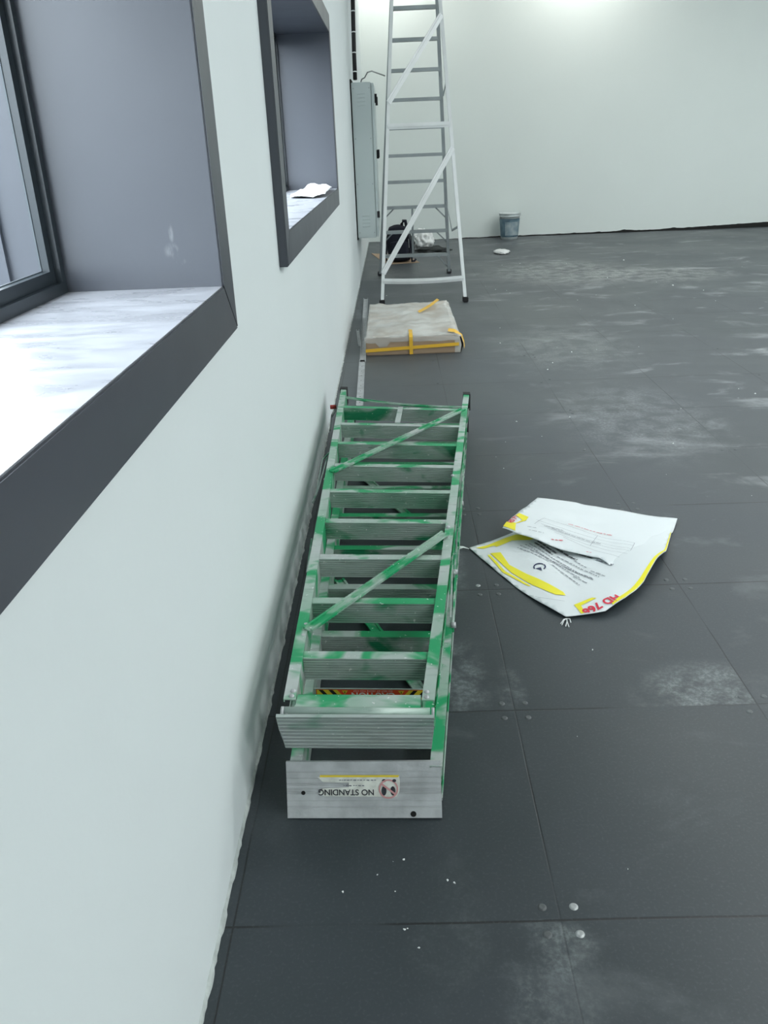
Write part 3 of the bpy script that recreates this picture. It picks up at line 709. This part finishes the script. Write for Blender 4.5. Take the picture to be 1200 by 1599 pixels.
# ------------------------------------------------------------------ aluminium profiles on the floor
def profile(pts_px, z, w, h, name, label, holes=0, cat='metal strip', flange=True):
    a, c = fl(*pts_px[0], z), fl(*pts_px[1], z); a.z = c.z = 0
    root = empty(name, (a.x, a.y, 0), label, cat)
    if .01 < h < .0145: a.x -= .014; c.x -= .014
    s = (c-a).normalized().cross(Vector((0, 0, 1)))
    b = BM(); bar(b, a+Vector((0, 0, .0017)), c+Vector((0, 0, .0017)), w, .003)
    if flange:
        for sg in (-1, 1): bar(b, a+s*sg*w/2+Vector((0, 0, h/2)), c+s*sg*w/2+Vector((0, 0, h/2)), .003, h)
    obj('channel', b, M_alu_raw, root)
    for i in range(holes):
        p = a.lerp(c, (i+.5)/holes) + Vector((0, 0, .0036)); b = BM(); b.faces.new([b.verts.new(p+Vector((math.cos(t)*.004, math.sin(t)*.004, 0))) for t in [2*math.pi*j/12 for j in range(12)]]); obj('hole', b, M_hole, root)
    return root
profile(((574, 465), (570, 562)), .014, .036, .014, 'aluminium_channel', 'long aluminium channel lying against the left side of the wrapped package', 3)
profile(((566, 563), (562, 634)), .0, .036, .006, 'slotted_aluminium_strip', 'flat drilled aluminium strip reaching under the green ladder foot', 9)
profile(((559, 517), (562, 541)), .0, .018, .015, 'aluminium_offcut', 'short aluminium offcut between the wall and the long channel', 0)

# ------------------------------------------------------------------ cement sack
def zs(x, y):
    z = .003 + .010*max(0, noise.noise(Vector((x*4, y*4, 2)))) + .0025*noise.noise(Vector((x*14, y*14, 2)))
    z += .050*math.exp(-(((x-1.17)/.17)**2 + ((y-2.36)/.16)**2)) + .020*math.exp(-(((x-1.0)/.12)**2 + ((y-2.17)/.07)**2))
    z += .018*math.exp(-(((x-.80)/.05)**2 + ((y-2.42)/.3)**2))*.4
    dx = (x-.585)*.59 + (y-2.6)*.81
    return max(.0015, z)
FA, FB = Vector((1.02, 2.38)), Vector((1.30, 2.66))
def zflap(x, y):
    # lifted along the free edge from the left tip, dying out to the right
    t = min(1, max(0, (1.06 - x)/.34))
    a_, c_ = FA, FB; d = ((c_.x-a_.x)*(y-a_.y) - (c_.y-a_.y)*(x-a_.x))/(c_-a_).length
    off = .003 if x < 1.0 else .003 - .0065*max(0, min(1, (.035-d)/.03))*min(1, (x-1.0)/.04)
    return zs(x, y) + off + .052*t**1.1*math.exp(-((y-2.72+.9*(x-.72)*.35)/.30)**2) + .004*noise.noise(Vector((x*11, y*11, 5)))
low = [fl(733, 857), fl(748, 852), fl(765, 847), fl(800, 834), fl(830, 812), fl(850, 785), fl(1000, 806), fl(1052, 815), (1.300, 2.65), (1.225, 2.47), (1.095, 2.265), (1.015, 2.175), (.945, 2.125), fl(884, 966), fl(862, 955), fl(845, 945), fl(815, 925), fl(790, 905), fl(760, 880)]
sk = empty('cement_sack', (.95, 2.5, 0), 'empty white cement sack with yellow and red print crumpled on the floor', 'sack')
b = sheet([(p[0], p[1]) for p in low], .018, zs, .0012); obj('lower_sheet', b, M_sack, sk, True)
flap = [fl(785, 826, .05), fl(800, 811, .045), fl(815, 798, .04), fl(840, 776, .02), fl(900, 786, .006), fl(1000, 803, .006), fl(1058, 813, .006), (1.31, 2.665), (1.18, 2.50), (1.02, 2.39), fl(936, 869, .03), fl(900, 858, .035), fl(862, 847, .045), fl(830, 838, .05), fl(805, 832, .05)]
flap = [(p[0], p[1]) for p in flap]
EDGE = [Vector(p[:2]) for p in (fl(884, 966), (.945, 2.125), (1.015, 2.175), (1.095, 2.265), (1.225, 2.47), (1.30, 2.65))]
def clip(b):
    for p, q in zip(EDGE, EDGE[1:]):
        n = Vector((q.y-p.y, -(q.x-p.x), 0)); bmesh.ops.bisect_plane(b, geom=b.verts[:]+b.edges[:]+b.faces[:], plane_co=(p.x+n.normalized().x*-.003, p.y+n.normalized().y*-.003, 0), plane_no=n, clear_outer=True)
    return b
b = sheet(flap, .018, zflap, .0012); obj('upper_sheet', b, M_sack, sk, True)
def decal(name, px, m_, zf=zs, zg=.01, step=.02, off=.0016, parent=sk):
    pts = [fl(a_, b_, zg) for a_, b_ in px]; b = sheet([(p.x, p.y) for p in pts], step, lambda x, y: zf(x, y)+.0012+off, 0)
    if zf is zs: clip(b)
    return obj(name, b, m_, parent, True)
decal('yellow_print', [(766, 862), (782, 861), (796, 880), (822, 895), (850, 909), (880, 924), (884, 930), (868, 930), (832, 913), (800, 893)], M_yellow_print)
decal('yellow_print', [(762, 865), (765, 864), (790, 890), (830, 914), (826, 914), (786, 892)], M_yellow_print)
decal('yellow_print', [(743, 854), (762, 849), (790, 838), (806, 834), (842, 839), (828, 843), (800, 843), (776, 852), (772, 850), (756, 855)], M_yellow_print)
decal('yellow_print', [(897, 942), (925, 934), (932, 936), (908, 944), (914, 953), (909, 955)], M_yellow_print, zg=.02)
outp = [EDGE[1].lerp(EDGE[2], .35), EDGE[2], EDGE[3], EDGE[3].lerp(EDGE[4], .5), EDGE[4], EDGE[5]]; inp = []
for p_, w_ in zip(outp, (.010, .020, .020, .012, .007, .004)): inp.append(p_ + (Vector((1.0, 2.6))-p_).normalized()*w_)
outp = [p_ + (Vector((1.0, 2.6))-p_).normalized()*.001 for p_ in outp]
b = sheet([tuple(p_) for p_ in outp+inp[::-1]], .02, lambda x, y: zs(x, y)+.0034, 0); obj('yellow_print', b, M_yellow_print, sk, True)
decal('yellow_print', [(786, 825), (792, 818), (806, 819), (816, 813), (812, 810), (806, 806), (811, 802), (826, 807), (822, 813), (806, 820), (805, 831), (798, 829)], M_yellow_print, zflap, .048)
# dark blue arrow mark
def circle_arc(c_px, rx, ry, a0, a1, w, m_, name):
    out = []; inn = []
    for i in range(13):
        a = math.radians(a0 + (a1-a0)*i/12); out.append((c_px[0]+math.cos(a)*rx, c_px[1]+math.sin(a)*ry)); inn.append((c_px[0]+math.cos(a)*(rx-w), c_px[1]+math.sin(a)*(ry-w*.7)))
    return decal(name, out+inn[::-1], m_, zg=.006, step=.05)
circle_arc((843, 888), 10, 5.5, 150, 310, 2.2, M_navy_print, 'arrow_mark'); circle_arc((843, 888), 10, 5.5, -45, 40, 2.2, M_navy_print, 'arrow_mark')
decal('arrow_mark', [(836, 890), (845, 889), (847, 894), (842, 892)], M_navy_print, zg=.006, step=.05)
# lettering
def sack_text(s, size, px, dpx, m_, zf=zs, zg=.01, bold=.0006, name='lettering', tall=1.0):
    a, c = fl(*px, zg), fl(*dpx, zg); ux = Vector((c.x-a.x, c.y-a.y, 0)).normalized(); uy = Vector((-ux.y, ux.x, 0))
    def f(x, y):
        p = a + ux*x + uy*y*tall; return Vector((p.x, p.y, zf(p.x, p.y)+.0034))
    b = text_bm(s, size, f, bold)
    if zf is zs: clip(b)
    return obj(name, b, m_, sk)
sack_text('HD 766', .040, (940, 941), (910, 950.5), M_red_print, zs, .028, .0012)
sack_text('HD 766', .024, (803, 812.5), (809, 806.5), M_red_print, zflap, .05, .0008)
# small unreadable print: rows of word-shaped dashes
def dashes(rows, m_, zf, zg, h, name='small_print', lo=.006, hi=.022):
    b = BM()
    for (x0, y0, x1, y1) in rows:
        a, c = fl(x0, y0, zg), fl(x1, y1, zg); a.z = c.z = 0; L = (c-a).length; u = (c-a).normalized(); v = Vector((-u.y, u.x, 0)); s = 0
        while s < L:
            w = min(random.uniform(lo, hi), L-s); t = 0
            while t < w-.001:                                  # letter-sized ticks inside a word
                lw = min(random.uniform(.0018, .0034), w-t); hh = h*random.choice((.7, .75, 1, .8)); o = a + u*(s+t)
                q = [o, o+u*lw*.82, o+u*lw*.82+v*hh, o+v*hh]; b.faces.new([b.verts.new((p.x, p.y, zf(p.x, p.y)+.0036)) for p in q]); t += lw
            s += w + .004
    return obj(name, b, m_, sk)
dashes([(834, 849, 862, 867), (838, 846, 868, 865), (850, 846, 900, 877), (862, 848, 926, 877), (872, 848, 928, 870)], M_black_print, zs, .008, .0105, 'bold_print', .014, .034)
dashes([(930, 878, 956, 892)], M_grey_print, zs, .01, .010, 'bold_print', .014, .034)
dashes([(826, 851, 900, 895), (820, 852, 905, 905), (812, 853, 925, 908), (808, 856, 860, 880), (862, 884, 905, 916), (895, 902, 917, 914), (880, 886, 926, 910), (896, 878, 915, 890), (922, 896, 944, 907), (870, 870, 935, 907)], M_grey_print, zs, .006, .0048)
dashes([(824, 827, 838, 827), (826, 832, 850, 834), (862, 825, 940, 842), (850, 822, 880, 826)], M_grey_print, zflap, .04, .004)
dashes([(888, 817, 958, 829)], M_red_print, zflap, .03, .005, 'red_print'); dashes([(862, 839, 880, 839)], M_red_print, zflap, .045, .006, 'red_print'); dashes([(916, 857, 925, 859)], M_red_print, zflap, .035, .004, 'red_print')
# ruled table
def lines(segs, m_, zf, zg, w=.0011, name='ruled_table'):
    b = BM()
    for (x0, y0, x1, y1) in segs:
        a, c = fl(x0, y0, zg), fl(x1, y1, zg); a.z = c.z = 0; u = (c-a).normalized(); v = Vector((-u.y, u.x, 0)); n = max(2, int((c-a).length/.02))
        for i in range(n):
            p, q = a.lerp(c, i/n), a.lerp(c, (i+1)/n); b.faces.new([b.verts.new((r.x, r.y, zf(r.x, r.y)+.0036)) for r in (p, q, q+v*w, p+v*w)])
    return obj(name, b, m_, sk)
lines([(850, 812, 992, 843), (838, 818, 990, 848), (845, 823, 988, 855), (855, 829, 986, 860), (866, 834, 983, 866), (880, 840, 978, 874), (992, 843, 978, 874), (850, 812, 835, 824), (934, 830, 922, 850)], M_grey_print, zflap, .03)
# stitched tail threads at the corners
b = BM()
for k in range(5):
    a = fl(733, 857, .004); tube(b, [a, a+Vector((-.02, .003+.002*k, .004)), a+Vector((-.035-.006*k, -.004+.006*k, .003))], .0012, 5)
obj('loose_thread', b, M_crumb, sk)
b = BM(); a = fl(885, 966, .005)
for k, (px_, py_) in enumerate(((876, 974), (884, 978), (889, 979), (878, 976), (892, 972))):
    c = fl(px_, py_, .003); tube(b, [a, a.lerp(c, .5)+Vector((.003*math.sin(k*2), 0, .006)), c], .0014, 5)
obj('loose_thread', b, M_crumb, sk)
lines([(836, 933, 850, 937), (850, 937, 868, 941), (868, 941, 882, 943)], M_grey_print, zs, .006, .0009, 'crease_shade')  # shade of a fold, drawn as a thin grey line on the sheet

# ------------------------------------------------------------------ bits near the far wall
# paint bucket
bx, by = 2.0, 12.36
bk = empty('paint_bucket', (bx, by, 0), 'white plastic paint bucket with blue label beside the far wall', 'bucket')
b = BM(); r_ = lathe(b, [(.112, 0), (.118, .004), (.140, .300), (.147, .302), (.147, .310), (.142, .312), (.146, .335), (.150, .337), (.150, .350), (.140, .350), (.135, .30), (.108, .01)], (bx, by, 0), 36)
b.faces.new(r_[-1]); b.faces.new(r_[0][::-1]); obj('pail', b, M_bucket, bk, True)
b = BM(); lathe(b, [(.1215, .034), (.1405, .275), (.1412, .275), (.1222, .034)], (bx, by, 0), 36)
obj('blue_label', b, M_bucket_blue, bk, True)
b = BM(); n = 14; prev = None
for i in range(n+1):
    a_ = math.radians(-125 + 95*i/n); cur = [b.verts.new((bx+r*math.cos(a_), by+r*math.sin(a_), z)) for r, z in ((.1260, .055), (.1395, .235))]
    if prev: b.faces.new([prev[0], prev[1], cur[1], cur[0]])
    prev = cur
obj('splashed_label', b, M_bucket_label, bk, True)
b = BM(); tube(b, [(bx+.150*math.cos(a_), by+.150*math.sin(a_)-.02, .33-.05*math.sin((a_+math.pi))) for a_ in [math.radians(-180+180*i/16) for i in range(17)]], .003, 6); obj('handle', b, M_grey_metal, bk, True)
b = BM(); b.faces.new([b.verts.new((bx+.133*math.cos(t), by+.133*math.sin(t), .335)) for t in [2*math.pi*j/24 for j in range(24)]]); obj('residue', b, M_crumb, bk)

def blob(name, c, r, seed, amp, m_, parent=None, sub=4, squash=None, freq=3, flat=0):
    b = BM(); bmesh.ops.create_icosphere(b, subdivisions=sub, radius=1)
    for v in b.verts:
        n_ = 1 + amp*noise.noise(v.co*freq + Vector((seed, 0, 0))) + amp*.5*noise.noise(v.co*freq*2.3 + Vector((0, seed, 0)))
        v.co = Vector((v.co.x*r[0]*n_, v.co.y*r[1]*n_, v.co.z*r[2]*n_))
        v.co += Vector(c)
        if v.co.z < flat: v.co.z = flat
    return obj(name, b, m_, parent, True, at=(c[0], c[1], flat) if not parent else None)
# backpack
bp_ = empty('black_backpack', (.42, 10.33, 0), 'black backpack standing upright on the cardboard sheet', 'backpack')
b = BM(); bmesh.ops.create_cube(b, size=1); bmesh.ops.subdivide_edges(b, edges=b.edges[:], cuts=9, use_grid_fill=True)
for v in b.verts:
    x, y, z = v.co*2; k = (1-.22*max(0, z)**2)*(1-.06*abs(z)); rr = max(abs(x), abs(y), abs(z)); nrm = Vector((x, y, z)).normalized()
    p = Vector((x, y, z)).lerp(nrm*1.15, .40)
    v.co = Vector((.42 + p.x*.142*k + .004*noise.noise(p*5) - .012*z, 10.33 + p.y*.105*k + .006*noise.noise(p*4), max(.0, .203 + p.z*.203 + .004*noise.noise(p*6))+.006))
obj('bag_body', b, M_black_fabric, bp_, True)
b = BM(); bmesh.ops.create_cube(b, size=1); bmesh.ops.subdivide_edges(b, edges=b.edges[:], cuts=5, use_grid_fill=True)
for v in b.verts:
    x, y, z = v.co*2; p = Vector((x, y, z)).lerp(Vector((x, y, z)).normalized()*1.1, .4); v.co = Vector((.42+p.x*.11, 10.215+p.y*.03, .14+p.z*.105))
obj('front_pocket', b, M_black_fabric, bp_, True)
b = BM(); tube(b, [(.46, 10.33, .375), (.462, 10.32, .43), (.478, 10.31, .462), (.505, 10.31, .462), (.512, 10.32, .42), (.512, 10.34, .365)], [.014, .018, .02, .02, .018, .014], 8); obj('carry_handle', b, M_black_fabric, bp_, True)
for sg in (-1, 1):
    b = BM(); tube(b, [(.42+sg*.10, 10.24, .34), (.42+sg*.135, 10.2, .24), (.42+sg*.15, 10.21, .12), (.42+sg*.15, 10.16, .03)], .009, 6); obj('strap', b, M_black_fabric, bp_, True)
b = BM(); tube(b, [(.545, 10.24, .1), (.57, 10.2, .04), (.565, 10.18, .018), (.6, 10.19, .02), (.615, 10.2, .04)], .012, 6); obj('strap', b, M_black_fabric, bp_, True)
b = BM(); tube(b, [(.535, 10.205, .27), (.538, 10.20, .17)], .005, 5); obj('zip_pull', b, M_cord, bp_)
# cardboard
b = sheet([(.065, 11.2), (.50, 11.0), (.66, 10.17), (.27, 10.10)], .08, lambda x, y: .001 + .03*max(0, .20-x)*(y > 10.6), .003); tag(obj('cardboard_sheet', b, M_card, at=(.4, 10.5, 0)), 'flat brown cardboard sheet on the floor under the black backpack', 'cardboard')
# white bag
wb = blob('white_plastic_bag', (.745, 11.42, .12), (.125, .11, .135), 3, .42, M_wbag, flat=.002); tag(wb, 'crumpled white plastic bag standing on the floor right of the backpack', 'plastic bag')
db = blob('dark_bundle', (.86, 11.12, .03), (.20, .13, .045), 8, .35, M_bag_dark, flat=.002, freq=2); tag(db, 'dark flat fabric bundle lying in front of the white plastic bag', 'bundle')
gb = blob('dark_grey_pouch', (.565, 11.15, .10), (.06, .07, .13), 12, .25, M_bag_dark, flat=.002); tag(gb, 'small dark grey pouch between the backpack and the white bag', 'pouch')
# flat plastic packet on the floor
sp_ = blob('white_plastic_packet', (1.70, 10.78, .018), (.095, .17, .024), 21, .22, M_wbag, flat=.002); sp_.rotation_euler.z = 0; tag(sp_, 'small white plastic packet lying alone on the floor near the paint bucket', 'packet')
# paper on the second window sill
def crum(x, y): return SILL + .004 + .035*max(0, 1-((x+.06)/.12)**2)*max(0, 1-((y-4.9)/.5)**2)*(1+.8*noise.noise(Vector((x*16, y*6, 3)))) + .007*abs(noise.noise(Vector((x*30, y*14, 1))))
b = sheet([(-.16, 4.50), (-.04, 4.42), (.015, 4.55), (.02, 4.95), (.0, 5.30), (-.10, 5.36), (-.17, 5.2), (-.19, 4.8)], .02, crum, .001)
tag(obj('crumpled_paper', b, M_cloth, smooth=True, at=(-.08, 4.9, SILL)), 'crumpled white paper sheet on the sill of the farther window', 'paper')

# small plaster crumbs scattered over the floor
b = BM()
spots = [(.25+random.random()*1.5, .8+random.random()*3.2) for _ in range(34)] + [(.1+random.random()*.35, 1.28-random.random()*.25) for _ in range(10)] + [(1+random.random()*3, 3+random.random()*7) for _ in range(45)]
spots += [(fl(*p).x, fl(*p).y) for p in ((926, 1015), (821, 1182), (831, 1212), (902, 1150), (981, 1357), (1064, 638), (1118, 470), (932, 546), (890, 652), (1180, 615), (604, 462), (600, 589), (560, 1210))]
for x, y in spots:
    if 0 < x < .75 and 1.3 < y < 7 or .55 < x < 1.4 and 2.05 < y < 3.1: continue
    r = random.choice((.0008, .0011, .0014, .0022)) * (1 + max(0, y-2.5)*.4)
    q = bmesh.ops.create_icosphere(b, subdivisions=1, radius=r, matrix=Matrix.Translation((x, y, r*.5)))
    for v in q['verts']: v.co += Vector((random.uniform(-r, r)*.5, random.uniform(-r, r)*.5, 0)); v.co.z = max(.0003, v.co.z)
tag(obj('plaster_crumbs', b, M_crumb), 'tiny white plaster crumbs scattered over the grey floor', 'debris', kind='stuff')
